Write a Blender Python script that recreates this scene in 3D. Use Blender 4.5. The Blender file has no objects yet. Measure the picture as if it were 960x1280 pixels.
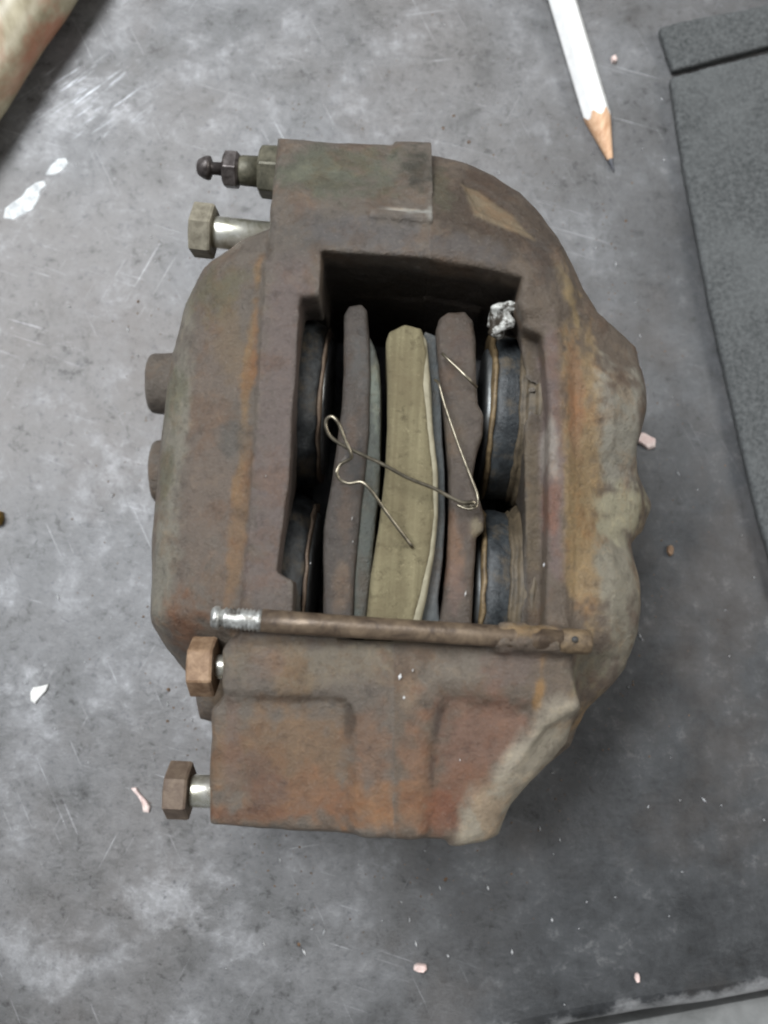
import bpy, math, random
import numpy as np
from mathutils import Vector, Matrix

random.seed(4); rng = np.random.default_rng(7)
sc = bpy.context.scene
S = 0.001                                   # the script thinks in millimetres

# ------------------------------------------------------------------ camera
TILT = math.radians(8.0); DIST = 240.0; FPX = 1169.0      # focal length in pixels of the 960x1280 frame
CAM = np.array([0.0, -DIST*math.sin(TILT), DIST*math.cos(TILT)])
FWD = np.array([0.0, math.sin(TILT), -math.cos(TILT)]); UPV = np.array([0.0, math.cos(TILT), math.sin(TILT)])
cam_d = bpy.data.cameras.new("camera"); cam = bpy.data.objects.new("camera", cam_d); sc.collection.objects.link(cam)
cam.location = CAM*S; cam.rotation_euler = (TILT, 0, 0)
cam_d.sensor_fit = 'VERTICAL'; cam_d.sensor_height = 24.0; cam_d.lens = 24.0*FPX/1280.0
cam_d.clip_start = 0.01; cam_d.clip_end = 20.0
cam_d.dof.use_dof = True; cam_d.dof.focus_distance = 0.196; cam_d.dof.aperture_fstop = 9.0
sc.camera = cam
sc.view_settings.view_transform = 'Standard'; sc.view_settings.look = 'None'
sc.cycles.pixel_filter_type = 'BLACKMAN_HARRIS'; sc.cycles.filter_width = 2.1
sc.view_settings.exposure = 0.12; sc.view_settings.gamma = 1.0
try: sc.view_settings.use_curve_mapping = False
except Exception: pass

# ------------------------------------------------------------------ light of the workshop
w = bpy.data.worlds.new("World"); sc.world = w; w.use_nodes = True
w.node_tree.nodes["Background"].inputs[0].default_value = (0.90, 0.94, 1.0, 1)
w.node_tree.nodes["Background"].inputs[1].default_value = 0.24
def area(name, loc, target, sx, sy, power, col):
    d = bpy.data.lights.new(name, 'AREA'); d.shape = 'RECTANGLE'; d.size = sx; d.size_y = sy; d.energy = power; d.color = col
    o = bpy.data.objects.new(name, d); sc.collection.objects.link(o); o.location = loc
    o.rotation_euler = (Vector(target)-Vector(loc)).to_track_quat('-Z', 'Y').to_euler(); return o
area("fluorescent_ceiling_light", (-0.62, 0.50, 1.55), (0, 0, 0), 1.3, 0.5, 44.0, (0.94, 0.97, 1.0))
area("far_ceiling_light", (1.9, 0.2, 1.5), (0, 0, 0), 1.2, 0.6, 24.0, (1.0, 0.97, 0.91))

# ------------------------------------------------------------------ helpers
def U(px, py, z):
    """point of the plane z (mm) that the photograph shows at pixel px, py"""
    d = FWD*FPX + np.array([1.0, 0, 0])*(px-480.0) + UPV*(640.0-py)
    t = (z-CAM[2])/d[2]
    return CAM + d*t
def W(pts, z): return np.array([U(x, y, z)[:2] for x, y in pts])
def srgb(r, g, b):
    f = lambda c: (c/255/12.92) if c/255 <= 0.04045 else ((c/255+0.055)/1.055)**2.4
    return np.array([f(r), f(g), f(b)])
ORG = U(480, 612, 0); ORG[2] = 0            # base of the caliper
def link(o): sc.collection.objects.link(o); return o
def mesh_obj(name, V, F, mat, parent=None, org=None, col=None, smooth=True):
    """V in mm world coordinates"""
    V = np.asarray(V, dtype=np.float64); org = (ORG if parent is not None else V.mean(0)) if org is None else np.asarray(org, float)
    me = bpy.data.meshes.new(name)
    if isinstance(F, np.ndarray):
        n, k = F.shape
        me.vertices.add(len(V)); me.vertices.foreach_set("co", ((V-org)*S).astype(np.float32).ravel())
        me.loops.add(n*k); me.loops.foreach_set("vertex_index", F.astype(np.int32).ravel())
        me.polygons.add(n); me.polygons.foreach_set("loop_start", (np.arange(n)*k).astype(np.int32))
        me.polygons.foreach_set("loop_total", np.full(n, k, dtype=np.int32)); me.update(calc_edges=True)
    else:
        me.from_pydata([tuple((v-org)*S) for v in V], [], F); me.update()
    if smooth: me.polygons.foreach_set("use_smooth", np.ones(len(me.polygons), dtype=bool))
    if col is not None:
        a = me.color_attributes.new("wear", 'FLOAT_COLOR', 'POINT')
        a.data.foreach_set("color", np.c_[col, np.ones(len(col))].astype(np.float32).ravel())
    me.materials.append(mat)
    o = link(bpy.data.objects.new(name, me))
    if parent is None: o.location = org*S
    else: o.parent = parent
    return o
def thing(name, label, cat, org, group=None):
    o = link(bpy.data.objects.new(name, None)); o.location = np.asarray(org)*S; o.empty_display_size = 0.01
    o['label'] = label; o['category'] = cat
    if group: o['group'] = group
    return o
def tag(o, label, cat, group=None):
    o['label'] = label; o['category'] = cat
    if group: o['group'] = group
    return o

# signed distance fields -> surface nets
def grid(x0, x1, y0, y1, z0, z1, h):
    xs = np.arange(x0, x1+h, h, dtype=np.float32); ys = np.arange(y0, y1+h, h, dtype=np.float32); zs = np.arange(z0, z1+h, h, dtype=np.float32)
    return xs[:, None, None], ys[None, :, None], zs[None, None, :]
def poly(P, X, Y):
    P = np.asarray(P, np.float32); d2 = np.full(np.broadcast(X, Y).shape, 1e9, np.float32); s = np.ones_like(d2)
    n = len(P)
    for i in range(n):
        a = P[i]; b = P[i-1]; e = b-a
        wx = X-a[0]; wy = Y-a[1]
        t = np.clip((wx*e[0]+wy*e[1])/max(float(e@e), 1e-9), 0, 1)
        d2 = np.minimum(d2, (wx-e[0]*t)**2+(wy-e[1]*t)**2)
        c1 = wy >= 0; c2 = Y < b[1]; c3 = (e[0]*wy) > (e[1]*wx)
        flip = (c1 & c2 & c3) | (~c1 & ~c2 & ~c3)
        s = np.where(flip, -s, s)
    return s*np.sqrt(d2)
def smin(a, b, k):
    h = np.maximum(k-np.abs(a-b), 0)/k; return np.minimum(a, b)-h*h*k*0.25
def smax(a, b, k): return -smin(-a, -b, k)
def lattice(shape, seed):
    return np.random.default_rng(seed).random(shape, dtype=np.float32)*2-1
def noise3(X, Y, Z, cell, seed):
    L = lattice((24, 24, 24), seed)
    def prep(A):
        a = A/cell+700.0; i = np.floor(a).astype(int); f = (a-i).astype(np.float32); f = f*f*(3-2*f); return i % 24, (i+1) % 24, f
    x0, x1, fx = prep(X); y0, y1, fy = prep(Y); z0, z1, fz = prep(Z)
    def g(a, b, c): return L[a, b, c]
    return (((g(x0,y0,z0)*(1-fx)+g(x1,y0,z0)*fx)*(1-fy)+(g(x0,y1,z0)*(1-fx)+g(x1,y1,z0)*fx)*fy)*(1-fz)
          + ((g(x0,y0,z1)*(1-fx)+g(x1,y0,z1)*fx)*(1-fy)+(g(x0,y1,z1)*(1-fx)+g(x1,y1,z1)*fx)*fy)*fz)
def nets(F, X, Y, Z):
    nx, ny, nz = F.shape; neg = F < 0
    act = np.zeros((nx-1, ny-1, nz-1), bool)
    c = [(i, j, k) for i in (0, 1) for j in (0, 1) for k in (0, 1)]
    cnt = sum(neg[i:nx-1+i, j:ny-1+j, k:nz-1+k].astype(np.int8) for i, j, k in c)
    act = (cnt > 0) & (cnt < 8)
    I, J, K = np.nonzero(act); idx = np.full(act.shape, -1, np.int64); idx[I, J, K] = np.arange(len(I))
    pos = np.zeros((len(I), 3)); num = np.zeros(len(I))
    for a in range(8):
        for ax in range(3):
            b = list(c[a])
            if b[ax] == 1: continue
            b[ax] = 1
            fa = F[I+c[a][0], J+c[a][1], K+c[a][2]]; fb = F[I+b[0], J+b[1], K+b[2]]
            m = (fa < 0) != (fb < 0)
            t = np.where(m, fa/np.where(m, fa-fb, 1), 0)
            p = np.zeros((len(I), 3)); p[:, 0] = c[a][0]; p[:, 1] = c[a][1]; p[:, 2] = c[a][2]; p[:, ax] += t
            pos += p*m[:, None]; num += m
    pos /= num[:, None]
    h = float(X[1, 0, 0]-X[0, 0, 0])
    V = np.c_[I, J, K]+pos; V = V*h+np.array([X[0, 0, 0], Y[0, 0, 0], Z[0, 0, 0]])
    Q = []
    for ax in range(3):
        A = [slice(None)]*3; B = [slice(None)]*3; A[ax] = slice(0, -1); B[ax] = slice(1, None)
        n0 = neg[tuple(A)]; n1 = neg[tuple(B)]
        i, j, k = np.nonzero(n0 != n1); P = np.c_[i, j, k]
        o1, o2 = [(1, 2), (2, 0), (0, 1)][ax]
        ok = (P[:, o1] > 0) & (P[:, o2] > 0) & (P[:, o1] < F.shape[o1]-1) & (P[:, o2] < F.shape[o2]-1)
        P = P[ok]; out = n0[P[:, 0], P[:, 1], P[:, 2]]
        def cell(a, b):
            q = P.copy(); q[:, o1] -= a; q[:, o2] -= b; return idx[q[:, 0], q[:, 1], q[:, 2]]
        q = np.c_[cell(1, 1), cell(0, 1), cell(0, 0), cell(1, 0)]
        q[~out] = q[~out][:, ::-1]; Q.append(q)
    return V, np.concatenate(Q)
def paint(V, base, blobs, z=56.0):
    """patches of rust, grease and bare metal, and painted highlights; each blob (px, py, rx, ry, turn, colour, weight) lies where the photo shows it"""
    C = np.tile(srgb(*base), (len(V), 1)); sc_ = (DIST-z)/FPX
    nx = noise3(V[:, 0], V[:, 1], V[:, 2], 7.0, 91)*0.40+noise3(V[:, 0], V[:, 1], V[:, 2], 2.6, 92)*0.32+noise3(V[:, 0], V[:, 1], V[:, 2], 1.1, 93)*0.28
    for (px, py, rx, ry, a, colr, wgt) in blobs:
        p = U(px, py, z); dx = V[:, 0]-p[0]; dy = V[:, 1]-p[1]; a = math.radians(a)
        u = (dx*math.cos(a)-dy*math.sin(a))/(rx*sc_); v = (dx*math.sin(a)+dy*math.cos(a))/(ry*sc_)
        m = np.clip((1.25-np.sqrt(u*u+v*v)+nx*1.1)/0.8, 0, 1); m = (m*m*(3-2*m)*wgt)[:, None]
        C = C*(1-m)+srgb(*colr)*m
    g = (C @ np.array([0.30, 0.60, 0.10]))[:, None]*np.array([1.08, 0.99, 0.88])
    return (C*0.9+g*0.1)*np.array([0.72, 0.71, 0.66])
def jitter(V, amp, cell, seed):
    return V+np.c_[noise3(V[:, 0], V[:, 1], V[:, 2], cell, seed), noise3(V[:, 0], V[:, 1], V[:, 2], cell, seed+1), noise3(V[:, 0], V[:, 1], V[:, 2], cell, seed+2)]*amp
def lathe(profile, p0, axis, seg=48, hexa=None):
    """profile: (distance along axis, radius); hexa: indices of profile rings that are hexagonal"""
    axis = np.asarray(axis, float); axis /= np.linalg.norm(axis); up = np.array([0, 0, 1.0])
    s1 = np.cross(up, axis); s1 /= np.linalg.norm(s1); s2 = np.cross(axis, s1)
    V, F = [], []
    for i, (u, r) in enumerate(profile):
        for j in range(seg):
            a = 2*math.pi*j/seg; rr = r
            if hexa and i in hexa:
                m = (a+hexa[i]) % (math.pi/3)-math.pi/6; rr = r/math.cos(m)
            V.append(np.asarray(p0)+axis*u+(s1*math.cos(a)+s2*math.sin(a))*rr)
    n = len(profile)
    for i in range(n-1):
        for j in range(seg):
            F.append((i*seg+j, i*seg+(j+1) % seg, (i+1)*seg+(j+1) % seg, (i+1)*seg+j))
    F.append(tuple(range(seg-1, -1, -1))); F.append(tuple((n-1)*seg+j for j in range(seg)))
    return np.array(V), F
lathe_ = lathe
def tube(points, r, seg=8, rad=None):
    P = [Vector(p) for p in points]; out = []
    for i in range(len(P)-1):                                   # Catmull-Rom
        a = P[max(i-1, 0)]; b = P[i]; c = P[i+1]; d = P[min(i+2, len(P)-1)]
        for k in range(6):
            t = k/6; out.append(0.5*((2*b)+(c-a)*t+(2*a-5*b+4*c-d)*t*t+(3*b-a-3*c+d)*t**3))
    out.append(P[-1]); V, F = [], []; n = len(out)
    nrm = Vector((0.3, 0.2, 1))
    for i, p in enumerate(out):
        t = (out[min(i+1, n-1)]-out[max(i-1, 0)]).normalized(); nrm = (nrm-t*nrm.dot(t)).normalized(); b = t.cross(nrm)
        for j in range(seg):
            a = 2*math.pi*j/seg; V.append(p+(nrm*math.cos(a)+b*math.sin(a))*r)
    for i in range(n-1):
        for j in range(seg): F.append((i*seg+j, i*seg+(j+1) % seg, (i+1)*seg+(j+1) % seg, (i+1)*seg+j))
    F.append(tuple(range(seg-1, -1, -1))); F.append(tuple((n-1)*seg+j for j in range(seg)))
    return np.array([tuple(v) for v in V]), F

# ------------------------------------------------------------------ materials
class NT:
    def __init__(s, name):
        s.m = bpy.data.materials.new(name); s.m.use_nodes = True; s.t = s.m.node_tree; s.n = s.t.nodes; s.b = s.n["Principled BSDF"]
        s.tc = s.n.new("ShaderNodeTexCoord")
    def l(s, a, b): s.t.links.new(a, b)
    def map(s, scale=(1, 1, 1), rot=(0, 0, 0)):
        q = s.n.new("ShaderNodeMapping"); q.inputs['Rotation'].default_value = rot; s.l(s.tc.outputs['Object'], q.inputs[0])
        m = s.n.new("ShaderNodeMapping"); m.inputs['Scale'].default_value = scale; s.l(q.outputs[0], m.inputs[0]); return m.outputs[0]
    def noise(s, scale, detail=6, rough=0.6, vec=None, dist=0.0):
        n = s.n.new("ShaderNodeTexNoise"); n.inputs['Scale'].default_value = scale; n.inputs['Detail'].default_value = detail
        n.inputs['Roughness'].default_value = rough; n.inputs['Distortion'].default_value = dist
        s.l(vec if vec is not None else s.tc.outputs['Object'], n.inputs['Vector']); return n.outputs['Fac']
    def vor(s, scale, vec=None, feature='F1'):
        n = s.n.new("ShaderNodeTexVoronoi"); n.feature = feature; n.inputs['Scale'].default_value = scale
        s.l(vec if vec is not None else s.tc.outputs['Object'], n.inputs['Vector']); return n.outputs['Distance']
    def ramp(s, fac, stops):
        r = s.n.new("ShaderNodeValToRGB"); e = r.color_ramp.elements
        while len(e) < len(stops): e.new(0.5)
        for i, (p, c) in enumerate(stops):
            e[i].position = p; e[i].color = (*c, 1) if not isinstance(c, (int, float)) else (c, c, c, 1)
        s.l(fac, r.inputs[0]); return r.outputs[0]
    def mix(s, fac, a, b, mode='MIX'):
        m = s.n.new("ShaderNodeMix"); m.data_type = 'RGBA'; m.blend_type = mode
        for sock, v in ((m.inputs[0], fac), (m.inputs[6], a), (m.inputs[7], b)):
            if isinstance(v, (int, float)): sock.default_value = v if sock == m.inputs[0] else (v, v, v, 1)
            elif isinstance(v, (tuple, list, np.ndarray)): sock.default_value = (*[float(q) for q in v], 1)
            else: s.l(v, sock)
        return m.outputs[2]
    def math(s, op, a, b=0.5):
        m = s.n.new("ShaderNodeMath"); m.operation = op
        for i, v in enumerate((a, b)):
            if isinstance(v, (int, float)): m.inputs[i].default_value = v
            else: s.l(v, m.inputs[i])
        return m.outputs[0]
    def bump(s, h, dist, strength=1.0, normal=None):
        b = s.n.new("ShaderNodeBump"); b.inputs['Distance'].default_value = dist*S; b.inputs['Strength'].default_value = strength
        s.l(h, b.inputs['Height'])
        if normal is not None: s.l(normal, b.inputs['Normal'])
        return b.outputs[0]
    def set(s, **k):
        for a, v in k.items():
            sock = s.b.inputs[{'col': 'Base Color', 'rough': 'Roughness', 'metal': 'Metallic', 'normal': 'Normal', 'coat': 'Coat Weight',
                               'coat_rough': 'Coat Roughness', 'spec': 'Specular IOR Level', 'aniso': 'Anisotropic'}[a]]
            if isinstance(v, (int, float)): sock.default_value = v
            elif isinstance(v, (tuple, list, np.ndarray)): sock.default_value = (*[float(q) for q in v], 1)
            else: s.l(v, sock)
        return s.m

def cast_iron(name, rough=0.5, spec=0.5):
    t = NT(name); a = t.n.new("ShaderNodeAttribute"); a.attribute_name = "wear"; c = a.outputs['Color']
    n1 = t.noise(420, 10, 0.75); n2 = t.noise(90, 10, 0.72, dist=0.3); n3 = t.noise(1500, 5, 0.75); pits = t.vor(750); n4 = t.noise(230, 10, 0.78)
    c = t.mix(t.ramp(n2, [(0.50, 0.0), (0.59, 0.45)]), c, t.mix(1.0, c, (1.0, 0.72, 0.50), 'MULTIPLY'))    # rust bloom
    c = t.mix(t.ramp(n4, [(0.53, 0.0), (0.60, 0.38)]), c, t.mix(1.0, c, (1.5, 1.42, 1.30), 'MULTIPLY'))      # dry dusty film
    c = t.mix(t.ramp(n4, [(0.36, 0.50), (0.46, 0.0)]), c, t.mix(1.0, c, (0.40, 0.36, 0.34), 'MULTIPLY'))    # grime
    c = t.mix(t.ramp(n1, [(0.38, 0.4), (0.50, 0.0)]), c, t.mix(1.0, c, (0.45, 0.42, 0.40), 'MULTIPLY'))
    c = t.mix(t.ramp(n3, [(0.56, 0.0), (0.70, 0.45)]), c, t.mix(0.5, c, (0.36, 0.32, 0.27)))                 # pale specks
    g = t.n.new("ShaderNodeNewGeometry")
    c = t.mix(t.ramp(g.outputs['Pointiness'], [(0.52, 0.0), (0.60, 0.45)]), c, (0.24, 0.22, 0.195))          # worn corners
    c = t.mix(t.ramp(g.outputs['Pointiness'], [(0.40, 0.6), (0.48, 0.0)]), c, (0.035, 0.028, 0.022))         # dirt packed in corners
    bm = t.bump(n3, 0.28, 0.9); bm = t.bump(n1, 0.85, 1.0, bm); bm = t.bump(n4, 0.7, 0.7, bm); bm = t.bump(t.ramp(pits, [(0.0, 0.0), (0.35, 1.0)]), 0.12, 0.5, bm)
    return t.set(col=c, rough=t.ramp(n4, [(0.35, rough-0.16), (0.65, rough+0.16)]), spec=spec, normal=bm, metal=0.0)
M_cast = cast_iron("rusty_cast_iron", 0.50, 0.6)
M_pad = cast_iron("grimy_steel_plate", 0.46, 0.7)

def friction_mat():
    t = NT("friction_lining"); st = t.noise(1.0, 3, 0.5, vec=t.map((760, 14, 90), (0, 0, math.radians(3))))
    n = t.noise(1100, 6, 0.8); n2 = t.noise(420, 8, 0.75); big = t.noise(90, 5, 0.6)
    c = t.mix(t.ramp(st, [(0.35, 0.0), (0.65, 1.0)]), srgb(112, 104, 80), srgb(132, 124, 97))
    c = t.mix(t.ramp(n2, [(0.36, 0.7), (0.47, 0.0)]), c, srgb(78, 70, 52))
    c = t.mix(t.ramp(n, [(0.56, 0.0), (0.66, 0.6)]), c, srgb(156, 146, 116))
    c = t.mix(t.ramp(big, [(0.42, 0.0), (0.66, 0.6)]), c, srgb(104, 94, 72))
    return t.set(col=c, rough=0.8, spec=0.25, normal=t.bump(st, 0.3, 0.6, t.bump(n, 0.4, 0.9, t.bump(n2, 0.5, 0.8))))
M_fric = friction_mat()
def simple(name, c1, c2, scale, rough, metal=0.0, bump=0.1, spec=0.5, lo=0.35, hi=0.65, r2=0.15):
    t = NT(name); n = t.noise(scale, 7, 0.65, dist=0.4)
    return t.set(col=t.mix(t.ramp(n, [(lo, 0.0), (hi, 1.0)]), srgb(*c1), srgb(*c2)), rough=t.ramp(t.noise(scale*0.6, 4), [(0.3, rough), (0.7, rough+r2)]),
                 metal=metal, spec=spec, normal=t.bump(t.noise(scale*2.2, 6, 0.7), bump, 0.7))
def rubber(name, c1, c2):
    t = NT(name); n = t.noise(500, 8, 0.7); b = t.noise(120, 8, 0.7)
    c = t.mix(t.ramp(n, [(0.38, 0.0), (0.62, 1.0)]), srgb(*c1), srgb(*c2)); c = t.mix(t.ramp(b, [(0.50, 0.0), (0.66, 0.75)]), c, srgb(96, 84, 66))
    return t.set(col=c, rough=t.ramp(b, [(0.35, 0.36), (0.65, 0.7)]), spec=0.6, normal=t.bump(n, 0.3, 0.8, t.bump(b, 0.5, 0.6)))
M_rubber = rubber("grimy_blue_black_rubber", (28, 31, 33), (54, 58, 60)); M_rubdark = rubber("black_rubber", (22, 24, 26), (50, 54, 56))
M_lip = simple("tan_lip", (76, 62, 42), (122, 104, 76), 500, 0.45, 0.1, 0.1)
M_ring = simple("rusty_ring", (62, 54, 42), (96, 84, 66), 400, 0.5, 0.1, 0.2)
M_steel = simple("piston_steel", (120, 124, 126), (170, 172, 170), 300, 0.3, 0.8, 0.05)
M_zinc = simple("zinc_plating", (176, 172, 150), (236, 234, 224), 260, 0.22, 0.85, 0.06)
M_head = simple("oxidised_bolt_head", (104, 98, 84), (140, 134, 118), 500, 0.5, 0.15, 0.15)
M_headr = simple("rusty_bolt_head", (108, 82, 60), (150, 124, 98), 480, 0.55, 0.1, 0.2)
M_headb = simple("brown_bolt_head", (92, 76, 64), (120, 104, 88), 480, 0.5, 0.15, 0.15)
M_dark = simple("dark_oxidised_steel", (54, 48, 46), (104, 98, 96), 500, 0.3, 0.5, 0.1)
M_olive = simple("olive_steel", (70, 68, 56), (112, 108, 92), 400, 0.4, 0.3, 0.12)
M_wire = simple("spring_wire", (92, 86, 74), (160, 152, 134), 300, 0.25, 0.9, 0.03)
M_pin = simple("retaining_pin_steel", (70, 58, 48), (116, 100, 82), 300, 0.36, 0.3, 0.15)
M_pinr = simple("rust_scale", (76, 62, 46), (120, 102, 78), 600, 0.5, 0.1, 0.35)
M_bright = simple("bright_thread", (84, 80, 74), (206, 208, 204), 500, 0.28, 0.6, 0.1)

def bench_mat():
    t = NT("scuffed_bench_steel")
    big = t.noise(11, 4, 0.5); mid = t.noise(60, 10, 0.72); fine = t.noise(420, 8, 0.75)
    def scratch(rot, sx, sy, lo, hi, mask):
        f = t.noise(1.0, 4, 0.65, vec=t.map((sx, sy, 1), (0, 0, math.radians(rot))))
        return t.math('MULTIPLY', t.ramp(f, [(lo, 0.0), (hi, 1.0)]), mask)
    pt = t.noise(60, 14, 0.80, dist=0.1); cl = t.noise(9, 3, 0.5)
    for (px, py, rx, ry, wgt) in ((110, 120, 110, 70, .09), (35, 240, 60, 60, .05), (150, 600, 70, 110, .07), (40, 860, 70, 60, .07), (160, 900, 90, 60, .05), (230, 1130, 130, 60, .09),
                                  (60, 1200, 90, 60, .06), (560, 1080, 150, 60, .08), (690, 1140, 70, 80, .06), (300, 60, 140, 60, .04), (120, 1010, 80, 60, -.08), (400, 1230, 130, 40, -.05),
                                  (90, 430, 90, 90, -.06), (600, 1230, 90, 40, -.05), (30, 340, 60, 50, -.04), (560, 90, 100, 60, -.04)):
        p = U(px, py, 0)*S; k = (DIST/FPX)*S
        a = t.n.new("ShaderNodeVectorMath"); a.operation = 'SUBTRACT'; t.l(t.tc.outputs['Object'], a.inputs[0]); a.inputs[1].default_value = p
        b = t.n.new("ShaderNodeVectorMath"); b.operation = 'MULTIPLY'; t.l(a.outputs[0], b.inputs[0]); b.inputs[1].default_value = (1/(rx*k), 1/(ry*k), 0)
        c_ = t.n.new("ShaderNodeVectorMath"); c_.operation = 'LENGTH'; t.l(b.outputs[0], c_.inputs[0])
        if (px, py) == (110, 120): hot = t.ramp(c_.outputs['Value'], [(0.3, 1.0), (1.1, 0.0)])
        pt = t.math('ADD', pt, t.math('MULTIPLY', t.ramp(c_.outputs['Value'], [(0.2, 1.0), (1.0, 0.0)]), wgt))
    c = t.mix(t.ramp(mid, [(0.36, 0.0), (0.64, 1.0)]), srgb(92, 92, 92), srgb(120, 120, 121))
    c = t.mix(t.ramp(big, [(0.44, 0.0), (0.60, 0.4)]), c, srgb(112, 107, 103))
    c = t.mix(t.ramp(pt, [(0.53, 0.0), (0.74, 0.60)]), c, srgb(166, 167, 169))                      # pale scuffed patches
    c = t.mix(t.ramp(pt, [(0.32, 0.45), (0.44, 0.0)]), c, srgb(62, 62, 62))
    clm = t.ramp(cl, [(0.46, 0.0), (0.58, 1.0)])
    s1 = scratch(-38, 90, 1300, 0.56, 0.66, hot); c = t.mix(t.math('MULTIPLY', s1, 0.75), c, srgb(216, 220, 226))
    s4 = t.math('MULTIPLY', scratch(20, 40, 1500, 0.64, 0.70, clm), 0.3); c = t.mix(s4, c, srgb(190, 192, 196))
    s2 = scratch(-15, 1000, 110, 0.63, 0.69, t.ramp(mid, [(0.46, 0.0), (0.56, 0.0)]))
    s3 = scratch(30, 60, 1100, 0.66, 0.70, t.ramp(cl, [(0.40, 0.6), (0.50, 0.0)])); c = t.mix(s3, c, srgb(60, 60, 64))
    c = t.mix(t.ramp(fine, [(0.60, 0.0), (0.74, 0.4)]), c, srgb(182, 184, 188))
    c = t.mix(t.ramp(fine, [(0.33, 0.6), (0.44, 0.0)]), c, srgb(62, 62, 66))
    # crisp flaky crust inside the pale patches, pinholes, hairline scratches
    cr = t.noise(260, 12, 0.82, dist=0.3); m = t.math('MULTIPLY', t.ramp(cr, [(0.52, 0.0), (0.57, 1.0)]), t.ramp(pt, [(0.56, 0.0), (0.70, 0.6)])); c = t.mix(m, c, srgb(188, 188, 190))
    m2 = t.math('MULTIPLY', t.ramp(cr, [(0.40, 1.0), (0.46, 0.0)]), t.ramp(mid, [(0.40, 0.4), (0.60, 0.08)])); c = t.mix(m2, c, srgb(58, 57, 57))
    for rot, hi, wgt in ((17, 0.70, 0.5), (-62, 0.71, 0.5), (64, 0.69, 0.4), (-8, 0.72, 0.5)):
        k = scratch(rot, 22, 1500, hi-0.025, hi, wgt); c = t.mix(k, c, srgb(196, 197, 200))
    k = scratch(-35, 30, 1300, 0.70, 0.73, 0.6); c = t.mix(k, c, srgb(48, 47, 47))
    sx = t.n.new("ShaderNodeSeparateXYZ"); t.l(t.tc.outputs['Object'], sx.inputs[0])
    # right side darkens: fading reflection and mat shadow painted in, plus grease
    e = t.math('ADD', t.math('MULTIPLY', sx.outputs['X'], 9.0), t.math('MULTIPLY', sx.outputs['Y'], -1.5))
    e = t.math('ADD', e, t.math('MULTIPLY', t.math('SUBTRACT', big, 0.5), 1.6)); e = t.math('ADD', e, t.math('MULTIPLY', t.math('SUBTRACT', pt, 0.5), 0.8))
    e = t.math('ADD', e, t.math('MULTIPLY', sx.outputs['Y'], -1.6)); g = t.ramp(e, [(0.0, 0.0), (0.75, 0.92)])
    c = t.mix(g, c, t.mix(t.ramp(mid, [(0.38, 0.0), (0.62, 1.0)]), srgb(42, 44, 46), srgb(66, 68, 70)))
    m = t.math('MULTIPLY', t.ramp(cr, [(0.53, 0.0), (0.59, 0.5)]), t.ramp(mid, [(0.48, 0.0), (0.60, 0.8)])); c = t.mix(m, c, srgb(120, 120, 120))
    m = t.math('MULTIPLY', t.ramp(cr, [(0.38, 0.6), (0.46, 0.0)]), t.ramp(mid, [(0.42, 0.9), (0.52, 0.1)])); c = t.mix(m, c, srgb(40, 38, 36))
    br = t.noise(16, 8, 0.7); c = t.mix(t.ramp(br, [(0.50, 0.0), (0.62, 0.22)]), c, srgb(86, 76, 68))      # brown oil stains
    # rounded edge lightened: its highlight painted into the colour, with scuffing
    q = t.math('ADD', t.math('MULTIPLY', sx.outputs['X'], float(en[0])), t.math('MULTIPLY', sx.outputs['Y'], float(en[1])))
    q = t.math('SUBTRACT', q, float(E0 @ en)*S); q = t.math('ADD', q, t.math('MULTIPLY', t.math('SUBTRACT', mid, 0.5), 0.016))
    c = t.mix(t.ramp(t.math('ADD', t.math('MULTIPLY', q, 100.0), 0.6), [(0.20, 0.0), (0.60, 0.7)]), c, srgb(190, 190, 190))
    r = t.ramp(mid, [(0.3, 0.38), (0.7, 0.52)])
    bm = t.bump(fine, 0.12, 0.6); bm = t.bump(s1, 0.06, 0.6, bm); bm = t.bump(cr, 0.22, 0.8, bm); bm = t.bump(pt, 0.5, 0.5, bm)
    return t.set(col=c, rough=r, metal=0.45, spec=0.5, normal=bm)
E0 = U(560, 1317, 0); E1 = U(960, 1243, 0); ed = (E1-E0)/np.linalg.norm(E1-E0); en = np.array([ed[1], -ed[0], 0])   # outward normal of the edge
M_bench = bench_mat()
def foam_mat():
    t = NT("grey_foam"); n = t.noise(900, 6, 0.75); b = t.noise(40, 4, 0.6)
    c = t.mix(t.ramp(n, [(0.35, 0.0), (0.65, 1.0)]), srgb(62, 64, 64), srgb(98, 100, 100))
    c = t.mix(t.ramp(b, [(0.45, 0.0), (0.65, 0.5)]), c, srgb(102, 104, 104))
    return t.set(col=c, rough=0.95, spec=0.15, normal=t.bump(n, 0.5, 0.8))
M_foam = foam_mat()

# ------------------------------------------------------------------ the setting: bench top and floor
prof = [(-430, 0.0), (-4.5, 0.0)]+[(-4.5+4.5*math.sin(a), -4.5+4.5*math.cos(a)) for a in (0.35, 0.7, 1.05, 1.35, 1.57)]+[(0, -28), (-430, -28)]
V, F = [], []
ns = 60
for i in range(ns+1):
    s = -480+960*i/ns; wob = 0.35*math.sin(s*0.11)+0.25*math.sin(s*0.31+1)
    for u, z in prof: V.append(E0+ed*s+en*(u+(wob if u > -5 else 0))+np.array([0, 0, z]))
k = len(prof)
for i in range(ns):
    for j in range(k): F.append((i*k+j, i*k+(j+1) % k, (i+1)*k+(j+1) % k, (i+1)*k+j))
F.append(tuple(range(k-1, -1, -1))); F.append(tuple(ns*k+j for j in range(k)))
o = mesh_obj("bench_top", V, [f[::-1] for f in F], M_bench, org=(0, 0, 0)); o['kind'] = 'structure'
for p in o.data.polygons: p.use_smooth = abs(p.normal.z) < 0.97 and abs(p.normal.z) > 0.05
o.data.validate()
M_rail = simple("painted_rail", (92, 93, 92), (120, 121, 120), 90, 0.6, 0.0, 0.2)
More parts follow.
